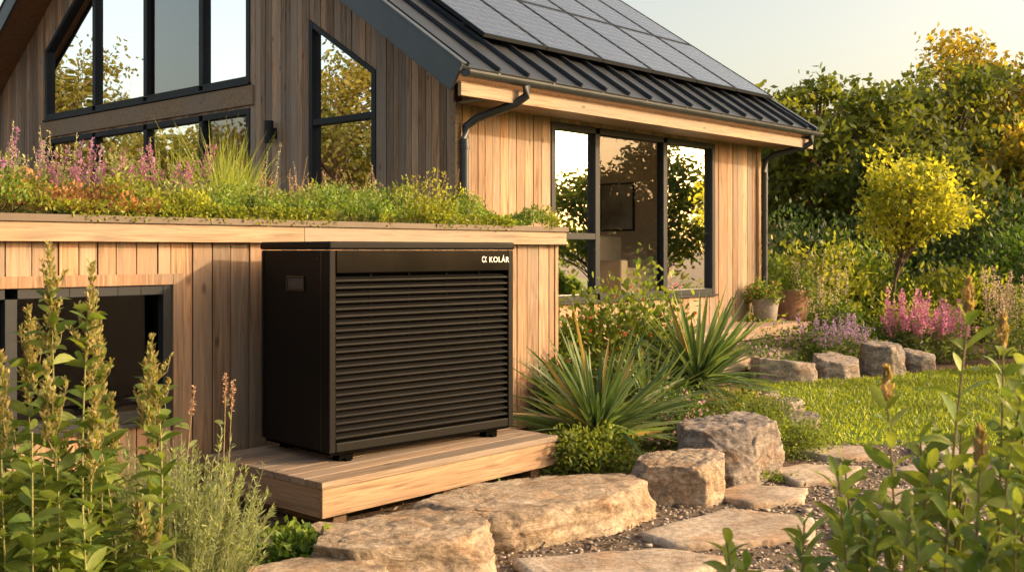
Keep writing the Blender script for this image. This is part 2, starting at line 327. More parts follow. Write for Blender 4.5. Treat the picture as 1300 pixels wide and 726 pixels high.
for r in range(4):
    for c in range(nc):
        x0=.9+c*(pw+.012); yy=y00+r*(ph+.015)
        So.box(FR,x0+.018,x0+pw-.018,yy+.018,yy+ph-.018,.085,.115)
        Sfm.box(FR,x0,x0+.017,yy,yy+ph,.08,.122); Sfm.box(FR,x0+pw-.017,x0+pw,yy,yy+ph,.08,.122)
        Sfm.box(FR,x0+.0175,x0+pw-.0175,yy,yy+.017,.08,.122); Sfm.box(FR,x0+.0175,x0+pw-.0175,yy+ph-.017,yy+ph,.08,.122)
        for i in range(1,6): Ln.box(FR,x0+pw*i/6-.002,x0+pw*i/6+.002,yy+.02,yy+ph-.02,.1155,.1165)
        for i in range(1,10): Ln.box(FR,x0+.02,x0+pw-.02,yy+ph*i/10-.002,yy+ph*i/10+.002,.1168,.1178)
    for q in (.3,1.3): Sfm.box(FR,.88,.9+nc*(pw+.012)+.02,y00+r*(ph+.015)+q,y00+r*(ph+.015)+q+.04,.047,.079)
So.obj('solar_panels',M_solar,house); Sfm.obj('solar_frames',M_frame,house); Ln.obj('solar_cell_lines',M_line,house)
L_=MB(); lv=7.48+2.98
L_.tube([W(UG-.12,lv,2.76),W(UG-.12,lv,3.02)],.055,16); L_.box(FH,UG-.09,UG-.024,lv-.03,lv+.03,2.82,2.94)
wl=L_.obj('wall_lamp',M_frame,None,.002,True)
A=MB(); 
fo=(Vector(W(11.5,8.4,.75)),Vector((CR,SR,0)),Vector((-SR,CR,0)),ez)
A.box(fo,0,.8,0,.75,.12,.42); A.box(fo,0.02,.78,.62,.8,.42,.95); A.box(fo,-.08,.08,0,.75,.12,.62); A.box(fo,.72,.88,0,.75,.12,.62); A.box(fo,.1,.7,.03,.6,.42,.52)
for x,y in((0,.03),(.75,.03),(0,.7),(.75,.7)): A.box(fo,x,x+.05,y,y+.05,0,.12)
A.obj('armchair',M_fabric,None,.04)
Pc=MB(); Pc.box(FH,UE-.15,UE-.125,9.55,10.2,1.8,2.55); Pi=MB(); Pi.box(FH,UE-.155,UE-.151,9.58,10.17,1.83,2.52)
pe=empty('framed_picture',W(UE-.14,9.9,2.2)); Pc.obj('frame',M_frame,pe); Pi.obj('print',simple('print_paper',(.42,.4,.36),.8,0,2.5,.6,0),pe)

# ------------------------------------------------------------ outbuilding with green roof
out=empty('green_roof_outbuilding',W(4,7,0))
VL=5.872; UL1=7.0; UL0=-1.5; VB=9.2
B=MB();K=MB();F=MB();G=MB()
uw=UL1-3.52-.116
clad(B,K,'u',VL,UL0,UL1,0.02,k(1.57),[(uw-1.9,uw,k(.49),k(1.29))],w=(.105,.15),jt=.36)
window(F,G,'u',VL,uw-1.9,uw,.49,1.29,mull=(uw-.95,),fw=.055,d0=-.08,d1=.03)
prismA(B,'u',VL,uw+.004,uw+.07,(.42,.42),(1.36,1.36),.028,.045,(.8,.8,.8))
prismA(B,'u',VL,uw-1.97,uw+.003,(1.294,1.294),(1.36,1.36),.028,.045,(.8,.8,.8))
B.box(FH,UL1-.02,UL1+.0,VL+.02,VB,.02,1.57,(.8,.8,.8)); K.box(FH,UL0,UL1-.03,VB-.1,VB,0.02,1.57)
B.box(FH,UL1-.012,UL1+.03,VL-.032,VL-.001,.02,1.56,(.9,.9,.9))
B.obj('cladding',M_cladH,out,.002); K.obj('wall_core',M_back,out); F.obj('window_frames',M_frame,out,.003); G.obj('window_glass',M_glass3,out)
T=MB()
uu=UL0
while uu<UL1+.06:
    e2=min(uu+2.9,UL1+.06); T.box(FH,uu+.0015,e2-.0015,VL-.1,VL-.07,1.55,1.655,jit(.1)); uu=e2
T.box(FH,UL1+.03,UL1+.06,VL-.069,VB,1.55,1.655); T.box(FH,UL0,UL1+.029,VL-.069,VB-.01,1.572,1.6,(.6,.6,.6))
T.obj('roof_fascia',M_fasc,out,.002)
T=MB(); T.box(FH,UL0,UL1+.075,VL-.115,VL-.04,1.657,1.7); T.box(FH,UL1+.02,UL1+.075,VL-.039,VB,1.657,1.7)
T.obj('roof_edge_trim',M_cap,out,.004)
T=MB(); T.box(FH,UL0,UL1+.018,VL-.038,VB-.01,1.602,1.69,(.09,.065,.045)); T.obj('roof_substrate',M_peb,out)
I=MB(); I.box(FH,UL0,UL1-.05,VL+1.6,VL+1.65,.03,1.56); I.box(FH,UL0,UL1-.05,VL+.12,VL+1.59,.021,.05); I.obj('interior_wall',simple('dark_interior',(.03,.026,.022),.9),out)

# ------------------------------------------------------------ deck by the house
dk=empty('garden_deck',W(12,7,0.4))
D=MB(); S=MB()
v=VS-.72
while v<VS-.06: D.box(FH,10.3,13.4,v,v+.085,.505,.53,jit(.15)); v+=.091
S.box(FH,10.3,13.4,VS-.75,VS-.725,.38,.528); S.box(FH,13.402,13.425,VS-.75,VS-.03,.38,.528); S.box(FH,10.35,13.35,VS-.7,VS-.68,0.0,.375,(.4,.4,.4))
v=VS-1.14
while v<VS-.8: D.box(FH,10.3,12.3,v,v+.085,.225,.25,jit(.15)); v+=.091
S.box(FH,10.3,12.3,VS-1.17,VS-1.145,.1,.248); S.box(FH,12.302,12.32,VS-1.17,VS-.76,.1,.248)
D.obj('deck_boards',M_deck,dk,.003); S.obj('deck_edging',M_deckside,dk,.003)
def lathe(name,loc,prof,mat,n=28):
    m=MB(); x,y,z=loc
    for r,h in prof:
        for j in range(n): th=2*math.pi*j/n; m.v.append((x+r*math.cos(th),y+r*math.sin(th),z+h)); m.c.append((1,1,1))
    for i in range(len(prof)-1):
        for j in range(n): m.f.append([i*n+j,i*n+(j+1)%n,(i+1)*n+(j+1)%n,(i+1)*n+j]); m.m.append(0)
    m.f.append(list(range(n))); m.m.append(0); m.f.append([(len(prof)-1)*n+j for j in range(n)]); m.m.append(0)
    return m.obj(name,mat,None,0,True)
px1=W(13.12,VS-.28,.532); px2=W(13.95,VS-.15,.0)
pot1=lathe('plant_pot',px1,[(.13,0),(.15,.02),(.17,.2),(.185,.28),(.19,.3),(.17,.3),(.16,.26),(.02,.26)],M_pot)
pot2=lathe('garden_planter',px2,[(.24,0),(.26,.05),(.3,.75),(.32,.9),(.32,.94),(.28,.94),(.27,.86),(.02,.86)],M_terr)

# ------------------------------------------------------------ wooden platform
O=Vector((-1.007,5.62,0)); 
FP=(O,eR,eL,ez)
pl=empty('wooden_platform',O)
D=MB();S=MB();S2=MB()
PL,PD=1.93,1.12
v=.0; wv=PD/8
for i in range(8): D.box(FP,-.012,PL+.012,v+(-.012 if i==0 else .003),v+wv-.003,.232,.27,jit(.22)); v+=wv
S.box(FP,0,PL,.0,.03,.075,.229,(1.05,1.02,1)); S2.box(FP,0,.03,.032,PD,.075,.229); S2.box(FP,PL-.03,PL,.032,PD,.075,.229)
for x in (.12,.95,1.75): S2.box(FP,x,x+.09,.06,PD-.05,0.0,.073,(.55,.5,.45))
D.obj('deck_boards',M_deck,pl,.004); S.obj('front_edge_board',M_deckside,pl,.003); S2.obj('side_boards_and_bearers',M_deckL,pl,.003)

# ------------------------------------------------------------ heat pump
ua=rad(43.5); FU=(Vector((-1.048,6.07,.303)),Vector((math.cos(ua),math.sin(ua),0)),Vector((-math.sin(ua),math.cos(ua),0)),ez)
HW,HD,HH=1.457,.76,1.25
hp=empty('heat_pump',FU[0])
b=MB(); b.box(FU,.004,HW-.004,.085,HD,.03,HH-.052); b.box(FU,.0,.045,.0,.084,.03,HH-.052); b.box(FU,HW-.045,HW,.0,.084,.03,HH-.052)
b.box(FU,.046,HW-.046,.0,.084,.03,.085); b.obj('casing',M_black,hp,.006)
b=MB(); b.box(FU,-.006,HW+.006,-.008,HD+.006,HH-.048,HH); b.obj('lid',M_black,hp,.012)
b=MB(); b.box(FU,.046,HW-.046,-.004,.083,HH-.185,HH-.052); b.obj('top_fascia_panel',M_gloss,hp,.004)
b=MB(); b.box(FU,.047,HW-.047,.078,.083,.09,HH-.19); b.obj('grille_back',M_void,hp)
b=MB(); ns=23; z0=.1; z1=HH-.2
for i in range(ns):
    zc=z0+(z1-z0)*(i+.5)/ns; th=rad(24)
    fr=(FU[0]+FU[2]*.03+ez*zc,FU[1],FU[2]*math.cos(th)+ez*math.sin(th),ez*math.cos(th)-FU[2]*math.sin(th))
    b.box(fr,.047,HW-.047,-.026,.026,-.007,.007)
b.obj('louvre_slats',M_slat,hp,.004)
b=MB()
for x in (.33,.62,.92,1.2): b.box(FU,x,x+.012,.06,.072,.09,HH-.19)
b.obj('grille_struts',M_black,hp)
b=MB(); 
yc,zc,hw,hh=.36,1.0,.085,.033
for (y0_,y1_,a,c) in ((yc-hw-.012,yc+hw+.012,zc+hh,zc+hh+.012),(yc-hw-.012,yc+hw+.012,zc-hh-.012,zc-hh),(yc-hw-.012,yc-hw,zc-hh,zc+hh),(yc+hw,yc+hw+.012,zc-hh,zc+hh)):
    b.box(FU,-.006,.003,y0_,y1_,a,c)
b.obj('handle_rim',M_slat,hp,.002)
b=MB(); b.box(FU,-.001,.003,yc-hw+.001,yc+hw-.001,zc-hh+.001,zc+hh-.001); b.obj('handle_recess',simple('recess_grey',(.035,.035,.035),.6),hp)
b=MB(); b.box(FU,.001,.006,.085,.093,.03,HH-.055); b.box(FU,-.003,.003,HD-.03,HD-.012,.04,HH-.06)
for z in (.07,.6,1.15):
    for y in (.12,.7): b.tube([FU[0]+FU[2]*y+ez*z-FU[1]*.002,FU[0]+FU[2]*y+ez*z+FU[1]*.003],.006,8)
b.obj('side_seams_and_screws',M_slat,hp)
b=MB()
for x in (.1,HW-.2):
    for y in (.05,HD-.12): b.box(FU,x,x+.1,y,y+.07,-.033,.012); b.box(FU,x+.03,x+.07,y-.03,y-.001,-.033,-.018)
b.box(FU,.02,HW-.02,.02,HD-.02,.012,.0285); b.obj('base_feet',M_void,hp,.003)
cu=bpy.data.curves.new('logo','FONT'); cu.body='KOLÁR'; cu.size=.052; cu.extrude=.0008; cu.align_x='LEFT'; cu.space_character=1.1; cu.offset=.0004
lo=bpy.data.objects.new('logo_text',cu); scene.collection.objects.link(lo); cu.materials.append(M_logo)
rm=Matrix((( FU[1].x,0,-FU[2].x),(FU[1].y,0,-FU[2].y),(0,1,0))).to_4x4()
lo.matrix_world=Matrix.Translation(FU[0]+FU[1]*1.232+FU[2]*-.006+ez*(HH-.13))@rm
mw=lo.matrix_world.copy(); lo.parent=hp; lo.matrix_parent_inverse=Matrix.Translation(-Vector(hp.location)); lo.matrix_basis=mw
b=MB(); 
c0=FU[0]+FU[1]*1.185+FU[2]*-.006+ez*(HH-.111)
b.tube([c0+FU[1]*(.014*math.cos(t))+ez*.017*math.sin(t) for t in np.linspace(.7,2*math.pi-.7,16)],.0042,6)
b.tube([c0+FU[1]*.024+ez*.018,c0+FU[1]*.014+ez*.0,c0+FU[1]*.024-ez*.018],.0036,6); b.obj('logo_mark',M_logo,hp)

# ------------------------------------------------------------ rocks
def rock(name,x,y,z,sx,sy,sz,rot,mat,seed,flat=.5,ncut=9,sub=5,pw=3.2,tilt=.12):
    rs=random.Random(seed); bm=bmesh.new(); bmesh.ops.create_icosphere(bm,subdivisions=sub,radius=1)
    planes=[]
    for i in range(ncut):
        a=2*math.pi*(i+rs.uniform(-.35,.35))/ncut; e=rs.uniform(-.08,.14); n=Vector((math.cos(a)*math.cos(e),math.sin(a)*math.cos(e),math.sin(e))); planes.append((n,rs.uniform(.74,.98)))
    for i in range(ncut-2):
        a=rs.uniform(0,6.28); e=rs.uniform(.35,.9); n=Vector((math.cos(a)*math.cos(e),math.sin(a)*math.cos(e),math.sin(e))); planes.append((n,math.cos(e)*rs.uniform(.75,.92)+math.sin(e)*flat*rs.uniform(.8,.98)))
    planes.append((Vector((rs.uniform(-tilt,tilt),rs.uniform(-tilt,tilt),1)).normalized(),flat))
    off=Vector((seed*3.1,seed*1.7,seed*.9))
    for vt in bm.verts:
        d=vt.co.normalized(); q=(abs(d.x)**pw+abs(d.y)**pw+abs(d.z)**pw)**(-1/pw); p=d*q
        p*=1+.12*noise.noise(d*1.5+off)
        for n,c in planes:
            e=p.dot(n)-c
            if e>0: p-=n*e*.985
        rdg=1-abs(noise.noise(p*2.6+off))*2
        p*=1+.035*noise.noise(p*3.5+off)+.022*noise.noise(p*8+off)+.014*noise.noise(p*19+off)+.008*noise.noise(p*40+off)-.03*max(0,rdg-.82)*5
        s=noise.noise(Vector((p.x*1.1,p.y*1.1,p.z*9))+off); s2=noise.noise(Vector((p.x*3,p.y*3,p.z*18))+off); hor=Vector((p.x,p.y,0)); p+=hor*(.05*s+.025*s2)
        vt.co=p
    zt=max(v.co.z for v in bm.verts)
    R=Matrix.Rotation(rot,3,'Z')
    for vt in bm.verts:
        c=vt.co; vt.co=R@Vector((c.x*sx/2,c.y*sy/2,(c.z/zt)*sz))
    me=bpy.data.meshes.new(name); bm.to_mesh(me); bm.free()
    for pl_ in me.polygons: pl_.use_smooth=True
    me.materials.append(mat); ob=bpy.data.objects.new(name,me); ob.location=(x,y,z); scene.collection.objects.link(ob); return ob
rock('boulder',.16,5.83,-.02,1.66,.92,.22,rad(33),M_rockA,3,.5,8,6,5,.04)
rock('boulder',-.5,4.97,-.02,1.1,.78,.235,rad(14),M_rockA,8,.5,8,6,5,.05)
rock('boulder',-.85,4.5,-.04,.75,.5,.2,rad(-10),M_rockA,12,.6,7,5,4)
rock('boulder',1.02,6.42,-.02,.66,.56,.29,rad(35),M_rockA,21,.6,8,6,5,.06)
rock('boulder',1.42,7.05,-.03,.76,.68,.42,rad(20),M_rockB,27,.75,8,6,3.6)
rock('boulder',2.32,9.2,-.02,.48,.45,.24,.3,M_rockB,31)
rock('boulder',2.35,8.6,-.02,.38,.3,.2,1.3,M_rockB,33)
rock('boulder',2.35,10.0,-.02,.45,.4,.26,2.3,M_rockB,34)
rock('boulder',3.12,12.2,-.03,.95,.55,.31,.1,M_rockB,41)
rock('boulder',3.85,12.5,-.03,.75,.5,.32,.4,M_rockB,45)
rock('boulder',4.5,12.9,-.03,.62,.55,.42,.9,M_rockB,49,.8)
rock('boulder',5.1,13.3,-.03,.5,.4,.3,.2,M_rockB,52)
rock('boulder',-.98,5.3,-.02,.4,.3,.13,.5,M_rockA,55,.6)
rock('boulder',.62,6.5,-.02,.4,.3,.13,.9,M_rockA,57,.6)
rock('boulder',-1.5,5.0,-.02,.3,.22,.1,.9,M_rockB,58,.6)

fl=empty('flagstone_path',(1.3,6,0))
def flag(cx,cy,sx,sy,rot,seed):
    rs=random.Random(seed); n=rs.choice((5,6,7)); bm=bmesh.new(); out_=[]
    corners=[]
    for i in range(n):
        a=2*math.pi*i/n+rs.uniform(-.25,.25); r=rs.uniform(.88,1.1); corners.append(Vector((math.cos(a)*r*sx/2,math.sin(a)*r*sy/2,0)))
    for i in range(n):
        p,q=corners[i],corners[(i+1)%n]
        for j in range(9): 
            t=j/9; w=p.lerp(q,t); w+=w.normalized()*.018*noise.noise(Vector((w.x*12,w.y*12,seed))); out_.append(w)
    R=Matrix.Rotation(rot,3,'Z'); out_=[R@w for w in out_]
    N=len(out_); rings=[(1.0,-.03),(1.01,.022),(.992,.038),(.95,.043),(.8,.044),(.6,.045),(.35,.046)]
    vs=[]
    for s,h in rings:
        vs.append([bm.verts.new((cx+w.x*s,cy+w.y*s,h+ (.008*noise.noise(Vector((w.x*s*5+seed,w.y*s*5,0))) if s<.999 else 0))) for w in out_])
    for a,b2 in zip(vs[:-1],vs[1:]):
        for i in range(N): bm.faces.new((a[i],a[(i+1)%N],b2[(i+1)%N],b2[i]))
    c=bm.verts.new((cx,cy,.046))
    for i in range(N): bm.faces.new((vs[-1][i],vs[-1][(i+1)%N],c))
    me=bpy.data.meshes.new('flagstone'); bm.to_mesh(me); bm.free(); me.materials.append(M_flag)
    for p_ in me.polygons: p_.use_smooth=True
    ob=bpy.data.objects.new('flagstone',me); scene.collection.objects.link(ob); setp(ob,fl)
FLG=[(.5,4.95,1.1,.58,.15,1),(1.15,5.6,1.15,.72,.5,2),(1.52,6.38,.72,.52,.4,3),(2.02,7.0,.72,.56,.5,4),(2.42,7.7,.62,.5,.2,5),(1.95,5.45,.6,.6,.4,6),(2.35,6.25,.66,.6,.1,7),(2.85,7.05,.6,.56,.7,8),(1.15,4.6,.8,.6,0,9),(1.9,4.6,.7,.6,1,10),(3.2,7.8,.55,.5,0,11)]
for f in FLG: flag(*f)

# ------------------------------------------------------------ foliage builder
def nrm(a): return a/np.maximum(np.linalg.norm(a,axis=1,keepdims=True),1e-9)
def rdir(n): return nrm(rng.normal(size=(n,3)))
def cmix(n,c1,c2,j=.15):
    t=rng.random((n,1)); c=np.array(c1)*(1-t)+np.array(c2)*t; return c*(1+rng.uniform(-j,j,(n,1)))
PR={'leaf':lambda t:np.sin(np.pi*np.clip(t*.93+.05,0,1))**.8,'blade':lambda t:np.clip(1.02-t,.02,1)**.6,'dia':lambda t:1-np.abs(2*t-1)*.93,
    'yuc':lambda t:np.minimum(1,.6+t*2)*np.clip(1.01-t,.01,1)**.55}
class FB:
    def __init__(s): s.V=[];s.Q=[];s.C=[];s.M=[];s.n=0
    def add(s,V,Q,C,mi=0):
        s.V.append(V);s.Q.append(Q+s.n);s.C.append(C);s.M.append(np.full(len(Q),mi));s.n+=len(V)
    def strips(s,Pp,D,Lg,Wd,col,bend=0,nseg=2,prof='dia',fold=0,side=None,mi=0):
        N=len(Pp); D=nrm(D)
        if side is None: side=rdir(N)
        S=nrm(np.cross(D,side)); Nn=np.cross(S,D)
        Lg=np.broadcast_to(Lg,(N,))[:,None]; Wd=np.broadcast_to(Wd,(N,))[:,None]; bend=np.broadcast_to(bend,(N,))[:,None]
        ts=np.linspace(0,1,nseg+1); w=PR[prof](ts); cols=2 if fold==0 else 3; rows=[]
        for t,wt in zip(ts,w):
            c=Pp+D*Lg*t; c=c+np.array([0,0,-1])*(Lg*bend*t*t)
            hw=S*Wd*wt*.5
            if cols==2: rows+= [c-hw,c+hw]
            else: f=Nn*Wd*wt*fold; rows+=[c-hw+f,c,c+hw+f]
        V=np.stack(rows,1).reshape(-1,3); per=cols*(nseg+1); q=[]
        for i in range(nseg):
            for j in range(cols-1): q.append([i*cols+j,i*cols+j+1,(i+1)*cols+j+1,(i+1)*cols+j])
        Q=(np.array(q)[None]+ (np.arange(N)*per)[:,None,None]).reshape(-1,4)
        s.add(V,Q,np.repeat(col,per,axis=0),mi)
    def cards(s,Pp,D,Lg,Wd,col,mi=0):
        N=len(Pp); D=nrm(D); S=nrm(np.cross(D,rdir(N))); L=np.broadcast_to(Lg,(N,))[:,None]; w=np.broadcast_to(Wd,(N,))[:,None]*.5
        V=np.stack([Pp,Pp+D*L*.45+S*w,Pp+D*L,Pp+D*L*.45-S*w],1).reshape(-1,3)
        s.add(V,np.arange(N*4).reshape(-1,4),np.repeat(col,4,axis=0),mi)
    def tube(s,path,r0,r1,col,k=4,mi=0):
        path=np.asarray(path,float); n=len(path); T=nrm(np.gradient(path,axis=0)); a=nrm(np.cross(T,[0.3,0.95,.1])); c=np.cross(T,a)
        rr=np.linspace(r0,r1,n)[:,None]; V=[]
        for j in range(k):
            th=2*math.pi*j/k; V.append(path+(a*math.cos(th)+c*math.sin(th))*rr)
        V=np.stack(V,1).reshape(-1,3); q=[[i*k+j,i*k+(j+1)%k,(i+1)*k+(j+1)%k,(i+1)*k+j] for i in range(n-1) for j in range(k)]
        s.add(V,np.array(q),np.repeat([col],len(V),axis=0),mi)
    def lumps(s,Pp,size,col,mi=0,flat=.6):
        N=len(Pp); base=np.array([[-1,-1,-1],[1,-1,-1],[1,1,-1],[-1,1,-1],[-1,-1,1],[1,-1,1],[1,1,1],[-1,1,1]])*.5
        V=base[None]*(1+rng.uniform(-.35,.35,(N,8,3)))*np.broadcast_to(size,(N,))[:,None,None]*np.array([1,1,flat])*(1+rng.uniform(-.3,.3,(N,1,3)))
        th=rng.uniform(0,6.28,N); c,s_=np.cos(th)[:,None],np.sin(th)[:,None]
        V=np.stack([V[...,0]*c-V[...,1]*s_,V[...,0]*s_+V[...,1]*c,V[...,2]],-1)+Pp[:,None]
        q=np.array([(0,3,2,1),(4,5,6,7),(0,1,5,4),(1,2,6,5),(2,3,7,6),(3,0,4,7)])
        s.add(V.reshape(-1,3),(q[None]+(np.arange(N)*8)[:,None,None]).reshape(-1,4),np.repeat(col,8,axis=0),mi)
    def obj(s,name,mats,smooth=True,parent=None):
        V=np.concatenate(s.V).astype(np.float32);Q=np.concatenate(s.Q).astype(np.int32);C=np.concatenate(s.C);M=np.concatenate(s.M).astype(np.int32)
        me=bpy.data.meshes.new(name); me.vertices.add(len(V)); me.vertices.foreach_set('co',V.ravel())
        me.loops.add(Q.size); me.loops.foreach_set('vertex_index',Q.ravel()); me.polygons.add(len(Q)); me.polygons.foreach_set('loop_start',np.arange(0,Q.size,4,dtype=np.int32))
        me.polygons.foreach_set('material_index',M)
        if smooth: me.polygons.foreach_set('use_smooth',np.ones(len(Q),dtype=bool))
        me.update(calc_edges=True)
        a=me.color_attributes.new('col','FLOAT_COLOR','POINT'); a.data.foreach_set('color',np.concatenate([np.clip(C,0,1),np.ones((len(C),1))],1).astype(np.float32).ravel())
        for m in mats: me.materials.append(m)
        ob=bpy.data.objects.new(name,me); scene.collection.objects.link(ob)
        if parent: setp(ob,parent)
        return ob
LM=[M_leaf,M_stem,M_petal,M_leaf_thick]
up=np.array([0,0,1.])
def shrub(name,x,y,z0,rx,ry,h,n,L,Wd,c1,c2,nb=26,cl=.22,flower=None,nf=0,fs=.03,upw=.4,fb=None,base=.15,bottom=.05):
    F=fb or FB(); c=np.array([x,y,z0])
    d=rdir(nb); d[:,2]=np.abs(d[:,2]); r=rng.uniform(.55,1,(nb,1))
    cen=c+np.stack([d[:,0]*rx,d[:,1]*ry,bottom*h+d[:,2]*h*.9],1)*np.concatenate([r,r,r],1)
    for p in cen:
        b0=c+np.array([rng.normal()*rx*base,rng.normal()*ry*base,-.02]); mid=(b0+p)/2+rng.normal(size=3)*.05*h+up*h*.06
        F.tube([b0,mid,p],.006*max(h,.4)+.002,.0025,(.09,.07,.03),4,1)
    idx=rng.integers(0,nb,n); off=rng.normal(size=(n,3))*np.array([rx,ry,h*.7])*cl
    Pp=cen[idx]+off; Pp[:,2]=np.maximum(Pp[:,2],z0+.01)
    D=nrm(nrm(Pp-(c+up*h*.3))*.6+rdir(n)*.8+up*upw)
    col=cmix(n,c1,c2); col*= (.75+.5*rng.random(nb))[idx][:,None]
    if L<.035 or (Pp[0,1]>15): F.cards(Pp,D,L*rng.uniform(.6,1.25,n),Wd*rng.uniform(.7,1.2,n),col)
    else: F.strips(Pp,D,L*rng.uniform(.6,1.25,n),Wd*rng.uniform(.7,1.2,n),col,.15,3 if L>.06 else 2,'leaf' if L>.06 else 'dia',0,mi=0)
    if flower is not None:
        idx=rng.integers(0,nb,nf); Pf=cen[idx]+rng.normal(size=(nf,3))*np.array([rx,ry,h*.6])*cl*1.1+up*.03
        kf=5; Pq=np.repeat(Pf,kf,0); F.strips(Pq,nrm(rdir(nf*kf)+up*.5),fs*rng.uniform(.6,1.1,nf*kf),fs*.7,cmix(nf*kf,*flower),0,2,'leaf',0,mi=2)
    if fb is None: return F.obj(name,LM)
def spikes(F,bases,hmin,hmax,lean,stemc,c1,c2,frac=.4,dens=90,ps=.012,r=.012,leafL=.05,lc=((.1,.14,.04),(.16,.2,.07)),nleaf=10,mi=2,leafW=.25):
    for b in bases:
        h=rng.uniform(hmin,hmax); dv=np.array([rng.normal()*lean,rng.normal()*lean,1.]); 
        t=np.linspace(0,1,6)[:,None]; cv=np.array([rng.normal()*lean*.6,rng.normal()*lean*.6,0])
        path=b+dv*h*t+cv*h*t*t; F.tube(path,.0035,.0015,stemc,3,1)
        n=dens; tt=1-frac*rng.random(n); Pp=b+dv*h*tt[:,None]+cv*h*(tt**2)[:,None]
        rr=r*(1.15-((tt-(1-frac))/frac)*.8)
        o=rdir(n); Pp=Pp+o*rr[:,None]*.5; F.cards(Pp,nrm(o+up*.5),ps*rng.uniform(.7,1.3,n),ps*.6,cmix(n,c1,c2),mi)
        if nleaf:
            tt=rng.random(nleaf)*(1-frac); Pp=b+dv*h*tt[:,None]+cv*h*(tt**2)[:,None]
            F.strips(Pp,nrm(rdir(nleaf)*np.array([1,1,.2])+up*.6),leafL*rng.uniform(.6,1.3,nleaf),leafL*leafW,cmix(nleaf,*lc),.3,3,'leaf',0,mi=0)
def tuft(F,b,n,L,Wd,c1,c2,spread=.5,bend=.5,jit_=.04,nseg=4,mi=0):
    Pp=b+rng.normal(size=(n,3))*np.array([jit_,jit_,0]); D=nrm(rng.normal(size=(n,3))*np.array([spread,spread,.1])+up)
    F.strips(Pp,D,L*rng.uniform(.5,1.1,n),Wd,cmix(n,c1,c2),bend*rng.uniform(.3,1.3,n),nseg,'blade',0,mi=mi)
def hside(D,j=.3):
    return np.cross(D,np.cross(D,up+0*D))*-1+rng.normal(size=D.shape)*j
def yucca(name,x,y,z,L,n,fb=None):
    F=fb or FB(); az=rng.uniform(0,6.28,n); el=np.arcsin(rng.uniform(-.02,.99,n)); D=np.stack([np.cos(az)*np.cos(el),np.sin(az)*np.cos(el),np.sin(el)],1)
    Pp=np.array([x,y,z])+D*.05+up*rng.uniform(0,.16,(n,1)); col=cmix(n,(.06,.12,.05),(.16,.21,.08),.25)
    dead=rng.random(n)<.06; col[dead]=(.33,.24,.11)
    F.strips(Pp,D,L*rng.uniform(.7,1.1,n),.05*rng.uniform(.8,1.15,n),col,rng.uniform(.02,.3,n)*np.cos(el),6,'yuc',.22,side=hside(D,.45),mi=3)
    if fb is None: return F.obj(name,LM)

yucca('yucca_plant',.62,7.7,.06,.86,210)
yucca('yucca_plant',1.62,9.3,.24,.92,190)
yucca('yucca_plant',1.12,8.7,.1,.62,100)
G1=((.045,.095,.018),(.11,.18,.03)); G2=((.08,.135,.02),(.2,.25,.04)); GD=((.025,.055,.018),(.06,.1,.028)); GY=((.18,.22,.03),(.33,.34,.05))
shrub('flowering_shrub',.98,9.95,.1,.66,.5,1.15,4600,.075,.038,*G2,nb=40,flower=((.4,.04,.03),(.55,.12,.06)),nf=170,fs=.03)
shrub('leafy_shrub',1.55,11.3,.1,.45,.45,.62,2400,.07,.032,*G2,nb=30,flower=((.4,.05,.04),(.5,.15,.08)),nf=60,fs=.03)
shrub('leafy_shrub',.45,8.95,.0,.36,.33,.6,2200,.06,.028,*G1,nb=24,flower=((.4,.04,.05),(.5,.1,.1)),nf=30,fs=.03)
shrub('low_green_shrub',.55,7.15,.0,.38,.22,.27,2400,.045,.024,(.12,.17,.03),(.24,.28,.05),nb=30)
shrub('flowering_perennial',1.28,8.05,.0,.34,.26,.48,2600,.04,.016,*G1,nb=30,flower=((.5,.3,.32),(.65,.42,.42)),nf=220,fs=.025)
shrub('low_green_shrub',2.0,9.5,.0,.4,.35,.3,2200,.04,.018,(.14,.18,.05),(.26,.28,.07),nb=30,flower=((.5,.35,.35),(.6,.5,.4)),nf=60,fs=.02)
shrub('mound_conifer_shrub',1.88,7.95,.0,.5,.45,.4,9000,.03,.013,(.07,.12,.02),(.2,.25,.04),nb=90,cl=.13)
shrub('ground_cover_plant',1.62,6.85,.0,.2,.1,.08,700,.03,.015,*G2,nb=20)
shrub('ground_cover_plant',-1.05,5.0,.0,.28,.15,.17,1300,.05,.03,(.1,.17,.03),(.2,.28,.05),nb=26)
shrub('ground_cover_plant',-.62,5.5,.0,.16,.08,.1,400,.035,.02,*G2,nb=18)
shrub('ground_cover_plant',.1,6.45,.0,.2,.08,.1,400,.035,.02,*G2,nb=18)
bg=[('garden_shrub',3.9,16.3,.9,.8,1.3,G2),('garden_shrub',5.0,17.8,1.2,.9,1.7,GY),('garden_shrub',6.3,18.3,1.2,.9,1.5,G2),('garden_shrub',7.6,17.6,1.1,.9,1.3,GY),('garden_shrub',8.9,17.8,1.3,1,2.0,G1),('garden_shrub',10.5,18.5,1.4,1,2.1,G2),
    ('garden_shrub',5.5,20.5,1.7,1.3,2.4,GD),('garden_shrub',7.9,21.5,1.8,1.3,2.4,GD),('garden_shrub',10.3,21.5,1.9,1.4,2.7,GD),('garden_shrub',13,21.5,2.1,1.5,2.8,G1),('garden_shrub',12.8,18.8,1.5,1,2.0,G2),
    # shrubs beside the lawn, right of the view: their shade falls across the grass
    ('garden_shrub',8.2,9.9,.7,.5,1.6,G2),('garden_shrub',9.2,11.6,.8,.5,2.1,G2),('garden_shrub',8.0,12.9,.5,.4,1.3,G2)]
for nme,x,y,rx,ry,h,g in bg: shrub(nme,x,y,0,rx,ry,h,5000 if y>14 else 1700,.12,.065,*g,nb=60 if y>14 else 30,cl=.15)
